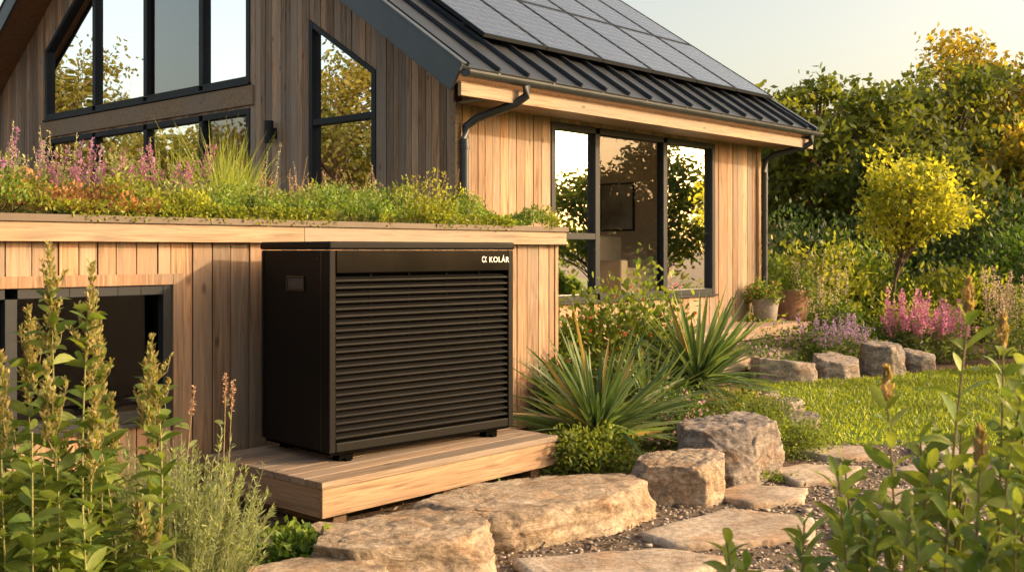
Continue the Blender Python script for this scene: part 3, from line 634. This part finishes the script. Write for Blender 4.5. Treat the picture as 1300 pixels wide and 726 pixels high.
for x,y,h,c,fl_ in ((3.6,13.5,.55,G1,((.35,.2,.32),(.5,.3,.4))),(4.35,13.9,.5,G2,((.3,.2,.4),(.45,.35,.5))),(5.1,14.4,.5,G1,None),(3.3,14.6,.6,GY,None),(4.7,15.3,.8,G1,None),(6.2,15.0,.7,G2,((.45,.15,.3),(.6,.3,.4))),(7.3,15.0,.8,G2,None),(5.6,15.0,.9,GY,None),(2.95,12.75,.35,G1,((.4,.25,.4),(.5,.35,.5)))):
    if fl_: shrub('border_perennial',x,y,0,.5,.4,h,2200,.06,.022,*c,nb=30,flower=fl_,nf=180,fs=.035)
    else: shrub('border_perennial',x,y,0,.5,.4,h,2400,.07,.028,*c,nb=30)
F=FB()
def disc(x,y,r,n,z=0): a=rng.uniform(0,6.28,n); q=np.sqrt(rng.random(n))*r; return np.stack([x+np.cos(a)*q,y+np.sin(a)*q,np.full(n,z)],1)
spikes(F,disc(5.35,14.0,.42,46),.55,1.0,.12,(.1,.13,.05),(.42,.13,.25),(.58,.28,.38),.4,60,.035,.03,.12)
spikes(F,disc(5.85,14.2,.3,24),.5,.85,.12,(.1,.13,.05),(.42,.14,.27),(.58,.32,.42),.4,60,.035,.03,.12); F.obj('pink_salvia',LM)
F=FB(); spikes(F,disc(4.4,15.2,.45,24),.9,1.6,.07,(.15,.15,.06),(.4,.34,.22),(.5,.44,.3),.4,60,.03,.025,.15); F.obj('foxtail_flower',LM)
F=FB(); spikes(F,disc(6.9,14.2,.6,30),.9,1.45,.07,(.15,.15,.06),(.4,.3,.24),(.52,.4,.3),.5,80,.035,.035,.15); F.obj('foxtail_flower',LM)
F=FB(); spikes(F,disc(4.1,13.3,.4,40),.45,.72,.12,(.1,.13,.05),(.3,.18,.36),(.42,.3,.45),.35,40,.025,.02,.1); F.obj('lavender_plant',LM)
shrub('potted_plant',px1[0],px1[1],.78,.22,.22,.28,1000,.05,.025,*G2,nb=20,flower=((.5,.35,.1),(.6,.2,.2)),nf=14,fs=.03)
shrub('potted_plant',px2[0],px2[1],.85,.35,.35,.4,1200,.07,.03,*G2,nb=24)
F=FB(); hx=W(12.5,8.0,.75)
tuft(F,np.array(hx)+up*.6,60,1.1,.045,(.14,.24,.06),(.28,.38,.1),.6,.5,.03,5); F.lumps(np.array([hx])+up*.3,np.array([.5]),np.array([[.3,.25,.2]]),1,1.2); F.obj('indoor_palm',LM)

# left foreground: goldenrod-like
F=FB()
gs=[(-1.66,3.8,1.47),(-1.49,3.75,1.41),(-1.31,3.85,1.16),(-1.78,3.9,1.25),(-1.56,3.55,1.08),(-1.42,3.6,.98),(-1.9,3.8,1.2),(-1.74,3.6,1.12),(-1.6,4.1,1.18),(-1.4,4.05,1.05)]
for i in range(40): gs.append((rng.uniform(-2.1,-1.32),rng.uniform(3.3,4.2),rng.uniform(.5,.95)))
for gi,(x,y,h) in enumerate(gs):
    b=np.array([x*.85-.22,y,0]); top=np.array([x,y,h]); nn=8; t=np.linspace(0,1,nn)[:,None]; cvv=rng.normal(size=3)*.03; path=b+(top-b)*t+np.sin(t*3.1)*cvv
    F.tube(path,.005,.0025,(.2,.2,.07),5,1)
    n=42; tt=np.sort(rng.uniform(.3,.93,n)); Pp=b+(top-b)*tt[:,None]+np.sin(tt[:,None]*3.1)*cvv; az=np.arange(n)*2.4+rng.normal(size=n)*.3
    D=nrm(np.stack([np.cos(az),np.sin(az),np.full(n,.75)+rng.normal(size=n)*.3],1))
    F.strips(Pp,D,.155*(1.15-tt*.6)*rng.uniform(.7,1.2,n),.036*rng.uniform(.8,1.2,n),cmix(n,(.07,.125,.025),(.19,.24,.045)),.4*rng.uniform(.3,1.3,n),5,'leaf',.12,side=hside(D,.5),mi=0)
    if gi<10 or rng.random()<.3:
        for sidek in range(6):
            tq=rng.uniform(.68,.9); p0=b+(top-b)*tq+math.sin(tq*3.1)*cvv; a=rng.uniform(0,6.28); e=p0+np.array([math.cos(a)*.05,math.sin(a)*.05,.12*rng.uniform(.6,1.3)])
            F.tube([p0,(p0+e)/2+np.array([math.cos(a)*.012,math.sin(a)*.012,-.01]),e],.0025,.0012,(.2,.17,.06),3,1)
            m=40; s_=rng.random(m)[:,None]; F.strips(p0+(e-p0)*s_+rdir(m)*.007,nrm(rdir(m)+up*1.2),.021*rng.uniform(.6,1.2,m),.0095,cmix(m,(.19,.21,.06),(.36,.29,.13)),0,2,'leaf',0,mi=0)
        m=170; s_=rng.uniform(.78,1.03,m)[:,None]; F.strips(b+(top-b)*s_+rdir(m)*(.018*(1.25-((s_-.78)/.25)*.9)),nrm(rdir(m)+up*1.3),.026*rng.uniform(.6,1.2,m),.011,cmix(m,(.19,.22,.06),(.38,.29,.14)),0,2,'leaf',0,mi=0)
F.obj('goldenrod_plant',LM)
F=FB()
c=np.array([-1.36,4.3,0.0])
for i in range(420):
    a=rng.uniform(0,6.28); q=rng.random()**.6; tip=c+np.array([math.cos(a)*.38*q,math.sin(a)*.32*q,rng.uniform(.38,.68)*(1.12-.4*q*q)+ (.18 if rng.random()<.05 else 0)]); b=c+np.array([math.cos(a)*.1*q,math.sin(a)*.1*q,0])
    m1=b+(tip-b)*.5+np.array([math.cos(a),math.sin(a),0])*.04*q
    F.tube([b,m1,tip],.0022,.0012,(.2,.22,.12),3,1)
    n=40; t=rng.uniform(.3,1,n)[:,None]; Pp=b*(1-t)**2+2*m1*t*(1-t)+tip*t**2
    F.cards(Pp,nrm(rdir(n)+nrm(np.array([tip-b]))*1.1),.034*rng.uniform(.6,1.3,n),.006,cmix(n,(.17,.23,.1),(.31,.35,.16)),0)
F.obj('rosemary_bush',LM)
F=FB()
for x,y in ((-1.2,4.5),(-1.28,4.6),(-1.42,4.5)):
    spikes(F,np.array([[x,y,0.]]),.86,.98,.05,(.3,.22,.1),(.35,.2,.15),(.5,.32,.2),.14,60,.013,.01,.08)
F.obj('sorrel_stalks',LM)
F=FB()
for x,y in ((-1.9,3.9),(-1.7,4.2),(-2.1,4.3),(-1.6,4.7),(-1.9,4.9),(-1.75,5.2)): tuft(F,np.array([x,y,0.]),70,.5,.008,(.07,.11,.03),(.16,.2,.05),.5,.5,.08)
F.obj('ornamental_grass',LM)
shrub('leafy_shrub',-2.0,4.7,0,.45,.35,.55,1500,.08,.03,*G1,nb=30)

# right foreground plant
F=FB()
stems=[(1.1,2.55,1.34),(1.24,2.5,1.16),(.94,2.65,1.12),(1.3,2.8,1.24),(1.04,2.35,1.02),(1.2,2.35,1.12),(1.34,2.7,1.2),(1.22,2.3,1.22),(.8,2.6,.96),(1.42,2.9,1.18)]
for i in range(44):
    X=.56+.94*rng.random()**.75; stems.append((X,rng.uniform(2.2,2.95),.68+(X-.55)*.56+rng.uniform(-.16,.06)))
for si,(x,y,h) in enumerate(stems):
    b=np.array([x*.75+.25,y+.05,0]); top=np.array([x,y,h]); t=np.linspace(0,1,8)[:,None]; cv=rng.normal(size=3)*.03*np.array([1,1,0]); path=b+(top-b)*t+np.sin(t*3.14)*cv
    F.tube(path,.005,.0025,(.24,.18,.08),5,1)
    nl=12; ls=np.linspace(.5,.985,nl); 
    for q,tt in enumerate(ls):
        a0=q*1.57+rng.normal()*.25
        for a in (a0,a0+math.pi):
            p0=b+(top-b)*tt+math.sin(tt*3.14)*cv; Dv=nrm(np.array([[math.cos(a),math.sin(a),.75+rng.normal()*.3+(tt-.6)*1.6]]))
            F.strips(p0[None],Dv,.14*(1.1-.4*max(0,tt-.5)*2)*rng.uniform(.65,1.2),.044*rng.uniform(.75,1.2)*(1-.3*max(0,tt-.5)*2),cmix(1,(.1,.165,.035),(.26,.31,.065),.2),.4*rng.uniform(.2,1.4),6,'leaf',.13,side=hside(Dv,.45),mi=3)
    if si<8:
        m=110; s_=rng.random(m)[:,None]; F.strips(top+up*.002+up*s_*.08+rdir(m)*(.013*np.sin(np.clip(s_*.85+.15,0,1)*3.1)),nrm(rdir(m)*.6+up*1.4),.02,.009,cmix(m,(.24,.2,.09),(.42,.3,.17)),0,2,'leaf',0,mi=0)
F.obj('leafy_garden_plant',LM)

# green roof
F=FB()
n=46000
uu=rng.uniform(1.2,7.03,n); vv=VL-.06+rng.random(n)**1.6*2.4
pn=np.array([noise.noise(Vector((a*2.4,b_*3,2))) for a,b_ in zip(uu,vv)])
pn2=np.array([noise.noise(Vector((a*6,b_*6,4))) for a,b_ in zip(uu,vv)])
hgt=(.1+.29*np.clip(pn+.25,0,1)+.1*np.clip(pn2+.2,0,1))*np.clip((vv-VL+.16)*5,.5,1)*np.where(uu>6.3,.55,1)
hgt=np.maximum(hgt,.03)
Pp=np.stack([uu*CR-vv*SR,uu*SR+vv*CR,1.69+hgt*rng.uniform(.35,1.05,n)],1)
patch=np.array([noise.noise(Vector((a*1.3,b_*1.8,0))) for a,b_ in zip(uu,vv)])
col=cmix(n,(.15,.19,.02),(.34,.35,.045)); 
g2=patch<-.12; col[g2]=cmix(g2.sum(),(.09,.16,.03),(.2,.27,.05)); g3=patch>.24; col[g3]=cmix(g3.sum(),(.22,.11,.045),(.32,.18,.07))
col*=(1+.9*pn2)[:,None]
F.cards(Pp,nrm(rdir(n)+up*.9),.032*rng.uniform(.6,1.3,n),.017,col)
n=5000; uu=rng.uniform(1.2,7.05,n); keep=np.array([noise.noise(Vector((a*2.2,3,0)))>-.05 for a in uu]); uu=uu[keep]; n=len(uu)
vv=VL-.1+rng.uniform(-.02,.05,n); Pp=np.stack([uu*CR-vv*SR,uu*SR+vv*CR,1.70+rng.uniform(-.03,.08,n)],1)
F.cards(Pp,nrm(rdir(n)+np.array([SR,-CR,0.2])*.8),.028,.014,cmix(n,(.12,.17,.02),(.3,.32,.04)))
F.obj('sedum_mat',LM,parent=out)
F=FB()
def rp(u,v,z=1.7): return np.array(W(u,v,z))
for u,v,L,nn in ((3.95,6.25,.74,170),(4.15,6.35,.72,150),(3.8,6.5,.62,120),(4.3,6.6,.6,100)): tuft(F,rp(u,v),nn,L,.0075,(.16,.23,.04),(.34,.38,.08),.3,.2,.05)
for i in range(110):
    u=rng.uniform(1.8,6.9); v=rng.uniform(6.0,8.0); tuft(F,rp(u,v),22,rng.uniform(.24,.46),.005,(.2,.2,.07),(.42,.36,.17),.38,.3,.06)
F.obj('roof_grasses',LM,parent=out)
F=FB()
def roofspots(n,u0,u1,v0,v1): return np.stack([rp(a,b_) for a,b_ in zip(rng.uniform(u0,u1,n),rng.uniform(v0,v1,n))])
spikes(F,roofspots(30,2.3,3.5,6.2,7.3),.3,.56,.12,(.15,.14,.06),(.3,.12,.26),(.46,.24,.4),.5,45,.02,.016,.05)
spikes(F,roofspots(38,2.9,3.8,6.1,6.8),.28,.5,.12,(.15,.14,.06),(.34,.1,.22),(.5,.24,.36),.5,45,.02,.016,.05)
spikes(F,roofspots(100,4.3,6.5,6.1,7.4),.25,.5,.2,(.25,.18,.08),(.36,.23,.17),(.46,.33,.21),.5,20,.012,.012,.05)
spikes(F,roofspots(60,1.8,4.5,6.2,7.8),.35,.6,.1,(.2,.2,.08),(.4,.36,.2),(.54,.48,.32),.45,40,.014,.012,.06)
F.obj('roof_wildflowers',LM,parent=out)
F=FB()
for u,v,rx,h in ((3.25,6.2,.14,.42),(2.6,6.4,.2,.34),(2.3,6.7,.2,.4),(3.0,6.7,.2,.38),(4.9,6.3,.25,.26),(6.0,6.3,.2,.18),(3.6,6.0,.2,.26),(5.5,6.4,.2,.24),(4.6,6.1,.18,.22)):
    p=rp(u,v); shrub('x',p[0],p[1],1.7,rx,rx,h,900,.04,.014,(.17,.22,.07),(.31,.34,.13),nb=24,fb=F)
F.obj('roof_herbs',LM,parent=out)

# ------------------------------------------------------------ trees
def tree(name,x,y,h,cr,nb,nl,L,c1,c2,tr=.15,cb=.25,z0=0,lean=0,cl=.2,fb=None,asp=.8):
    F=fb or FB(); c=np.array([x,y,z0]); t=np.linspace(0,1,8)[:,None]; wob=np.array([rng.normal()*.03*h+lean,rng.normal()*.03*h,0])
    tp=c+up*h*.82*t+wob*t**1.5+np.sin(t*5)*rng.normal(size=3)*np.array([.012,.012,0])*h
    F.tube(tp,tr,tr*.22,(.5,.5,.5),7,1)
    d=rdir(nb); r=rng.uniform(.35,1,(nb,1))**.6; top=c+wob+up*h*(cb+(1-cb)*.5)
    cen=top+d*r*np.array([cr,cr,h*(1-cb)*.5])*.9; cen+=rng.normal(size=cen.shape)*cr*.07
    for p in cen:
        k_=np.clip((p[2]-z0)/h-.22,cb*.6,.8)/.82; i=k_*7; i0=int(i); fr=i-i0; st=tp[i0]*(1-fr)+tp[min(i0+1,7)]*fr
        m=(st+p)/2+up*cr*.08+rng.normal(size=3)*cr*.05
        F.tube([st,m,p],tr*.3,tr*.06,(.5,.5,.5),4,1)
    sz=rng.uniform(.5,1.35,nb); idx=rng.choice(nb,nl,p=(sz**2)/np.sum(sz**2)); Pp=cen[idx]+rng.normal(size=(nl,3))*np.array([1,1,asp*.8])*cr*cl*sz[idx][:,None]*.8
    bc=rng.random(nb); col=np.array(c1)*(1-bc[idx][:,None])+np.array(c2)*bc[idx][:,None]; col=col*rng.uniform(.7,1.3,(nl,1))
    F.cards(Pp,nrm(rdir(nl)+up*.1),L*rng.uniform(.6,1.3,nl),L*.6,col)
    if fb is None: return F.obj(name,[M_treeleaf,M_bark])
TG=((.065,.1,.02),(.14,.175,.035)); TY=((.17,.18,.03),(.33,.28,.045)); TD=((.045,.075,.02),(.1,.13,.03))  # TY carries golden light and haze as a warm shift in leaf colour
tl=[(7.4,26,6.3,2.0,TG),(6.3,29,6.3,1.9,TG),(9.7,28,5.9,2.1,TD),(12.0,29,7.0,2.2,TG),(14.3,32,8.4,2.4,TY),(12.6,25,4.6,1.7,TY),(17.0,31,8.2,2.5,TY),(20.0,32,8.6,2.7,TG),(9.0,23.5,4.0,1.6,TD),(16.2,27,5.6,2.1,TD),(24,31,8.4,3,TG)]
for x,y,h,cr,g in tl: tree('deciduous_tree',x,y,h,cr,70,7500,.21,*g,tr=.14,cl=.17)
for x,y,h in ((30,20,5.9),(31,23.5,5.6),(29.5,17.2,4.8)): tree('deciduous_tree',x,y,h,2.4,60,5000,.25,*TD,tr=.16,cb=.1)
tree('young_maple_tree',5.72,15.8,2.95,.8,60,4600,.09,(.18,.23,.03),(.33,.37,.05),tr=.035,cb=.5,lean=.15,cl=.22)
F=FB()
for x in np.linspace(6,70,22): tree('m',x+rng.normal(),48+rng.normal()*4,rng.uniform(5.5,8),3.6,26,1500,.5,(.1,.12,.045),(.2,.19,.07),tr=.2,fb=F)  # haze of the far crowns is mixed into their leaf colours
F.obj('distant_trees',[M_treeleaf,M_bark])
for x,y,h,cr in ((-24,9,6.2,3),(-25,13.5,8.2,3.1),(-27,18,5.9,3.2),(-29,23,9.0,3.2),(-26,5,8.5,3.2)): tree('deciduous_tree',x,y,h,cr,70,11000,.2,(.08,.1,.02),(.2,.18,.035),tr=.2)
F=FB()
for y in np.linspace(-8,60,20): tree('m',-42+rng.normal()*2,y,rng.uniform(6,8.5),4,26,1500,.45,(.06,.09,.02),(.15,.15,.03),tr=.2,fb=F)
F.obj('distant_trees',[M_treeleaf,M_bark])

# ------------------------------------------------------------ ground
def sheet(name,pts,z,mat):
    me=bpy.data.meshes.new(name); me.from_pydata([(x,y,z) for x,y in pts],[],[list(range(len(pts)))]); me.materials.append(mat); ob=bpy.data.objects.new(name,me); scene.collection.objects.link(ob); return ob
def gmat(name,c1,c2,s):
    m,nt,p,o=newmat(name); tc=nd(nt,'ShaderNodeTexCoord'); n=nd(nt,'ShaderNodeTexNoise'); n.inputs['Scale'].default_value=s; n.inputs['Detail'].default_value=10; n.inputs['Roughness'].default_value=.7; nt.links.new(tc.outputs['Object'],n.inputs['Vector'])
    r=nd(nt,'ShaderNodeValToRGB'); r.color_ramp.elements[0].position=.35; r.color_ramp.elements[0].color=list(c1)+[1]; r.color_ramp.elements[1].position=.65; r.color_ramp.elements[1].color=list(c2)+[1]
    nt.links.new(n.outputs[0],r.inputs[0]); nt.links.new(r.outputs[0],p.inputs['Base Color']); p.inputs['Roughness'].default_value=.95; p.inputs['Specular IOR Level'].default_value=.1
    b=nd(nt,'ShaderNodeBump'); b.inputs['Distance'].default_value=.02; nt.links.new(n.outputs[0],b.inputs['Height']); nt.links.new(b.outputs[0],p.inputs['Normal']); return m
sheet('ground',[(-900,-900),(900,-900),(900,900),(-900,900)],0,gmat('garden_soil',(.045,.03,.02),(.17,.12,.085),9))
LP=[(2.5,8.15),(2.55,9.0),(2.6,10.4),(2.75,11.8),(3.4,12.1),(4.4,12.5),(5.2,13.1),(6.2,13.7),(8,14.6),(10,16),(14,17.5),(60,20),(60,3),(6,4.5),(3.8,6.8),(3.3,8.1)]
sheet('lawn_turf',LP,.006,gmat('lawn_soil',(.08,.125,.02),(.14,.19,.03),14))
GP=[(-1.8,4.4),(-.2,3.2),(3,3.4),(3.9,6.3),(3.2,8.3),(2.4,8.1),(1.9,7.2),(1.2,6.8),(.6,6.3),(-.4,5.6),(-1.1,5.5),(-1.9,5.9)]
sheet('gravel_bed',GP,.004,gmat('gravel_base',(.09,.07,.055),(.24,.19,.15),60))
def inpoly(x,y,poly):
    ins=np.zeros(len(x),bool); n=len(poly)
    for i in range(n):
        x1,y1=poly[i];x2,y2=poly[(i+1)%n]; c=((y1>y)!=(y2>y))&(x<(x2-x1)*(y-y1)/(y2-y1+1e-12)+x1); ins^=c
    return ins
F=FB(); n=100000; yy=4.5+rng.random(n)**1.3*12.5; xx=rng.uniform(2.3,12,n); kq=inpoly(xx,yy,LP); xx,yy=xx[kq],yy[kq]; n=len(xx)
nz=np.array([noise.noise(Vector((a*.9,b_*.9,5))) for a,b_ in zip(xx,yy)])[:,None]
F.cards(np.stack([xx,yy,np.full(n,-.01)],1),nrm(rng.normal(size=(n,3))*np.array([.5,.5,.1])+up),.048*rng.uniform(.6,1.4,n)*(1+yy*.015),.008+yy*.0008,cmix(n,(.15,.21,.02),(.31,.35,.045),.2)*(1+nz*.5))
F.obj('lawn_grass',LM)
F=FB(); n=24000; xx=rng.uniform(-2,4,n); yy=rng.uniform(3.2,8.4,n); kq=inpoly(xx,yy,GP); xx,yy=xx[kq],yy[kq]; n=len(xx); sz=rng.uniform(.006,.02,n)*np.where(rng.random(n)<.03,1.9,1)
F.lumps(np.stack([xx,yy,sz*.25],1),sz,cmix(n,(.13,.1,.08),(.4,.34,.27),.25)); F.obj('gravel',[M_peb],True)
F=FB(); n=9000; xx=rng.uniform(-2.6,3,n); yy=rng.uniform(3.6,11,n); kq=~inpoly(xx,yy,LP); xx,yy=xx[kq],yy[kq]; n=len(xx); 
F.cards(np.stack([xx,yy,np.full(n,.014)],1),nrm(rdir(n)*np.array([1,1,.25])),rng.uniform(.02,.06,n),rng.uniform(.008,.02,n),cmix(n,(.06,.04,.025),(.2,.13,.08)))
F.obj('bark_mulch',[M_peb],False)

# ------------------------------------------------------------ light / world / camera
el=rad(20); az=rad(93)
Sd=Vector((math.sin(az)*math.cos(el),math.cos(az)*math.cos(el),math.sin(el)))
sl=bpy.data.lights.new('sun','SUN'); sl.energy=5.0; sl.angle=rad(.5); sl.color=(1,.74,.45)
so=bpy.data.objects.new('sun',sl); so.rotation_euler=Sd.to_track_quat('Z','Y').to_euler(); so.location=(20,0,20); scene.collection.objects.link(so)
w=bpy.data.worlds.new('World'); scene.world=w; w.use_nodes=True; nt=w.node_tree; nt.nodes.clear()
o=nd(nt,'ShaderNodeOutputWorld'); bgd=nd(nt,'ShaderNodeBackground'); sk=nd(nt,'ShaderNodeTexSky'); sk.sky_type='NISHITA'; sk.sun_disc=False; sk.sun_elevation=el; sk.sun_rotation=az; sk.dust_density=5; sk.air_density=1.0; sk.ozone_density=1
mu=nd(nt,'ShaderNodeMixRGB',blend_type='MULTIPLY'); mu.inputs[0].default_value=1; mu.inputs[2].default_value=(3.0,2.45,1.85,1)
nt.links.new(sk.outputs[0],mu.inputs[1]); nt.links.new(mu.outputs[0],bgd.inputs[0]); bgd.inputs[1].default_value=.15; nt.links.new(bgd.outputs[0],o.inputs[0])
cam=bpy.data.cameras.new('camera'); co=bpy.data.objects.new('camera',cam); co.location=(0,0,1.5); co.rotation_euler=(rad(90),0,0); scene.collection.objects.link(co)
cam.sensor_width=36; cam.lens=37.2; cam.shift_y=-.0346; cam.clip_end=3000; cam.clip_start=.05
cam.dof.use_dof=True; cam.dof.focus_distance=7; cam.dof.aperture_fstop=6.3
scene.camera=co
scene.view_settings.view_transform='Standard'; scene.view_settings.look='None'; scene.view_settings.exposure=0
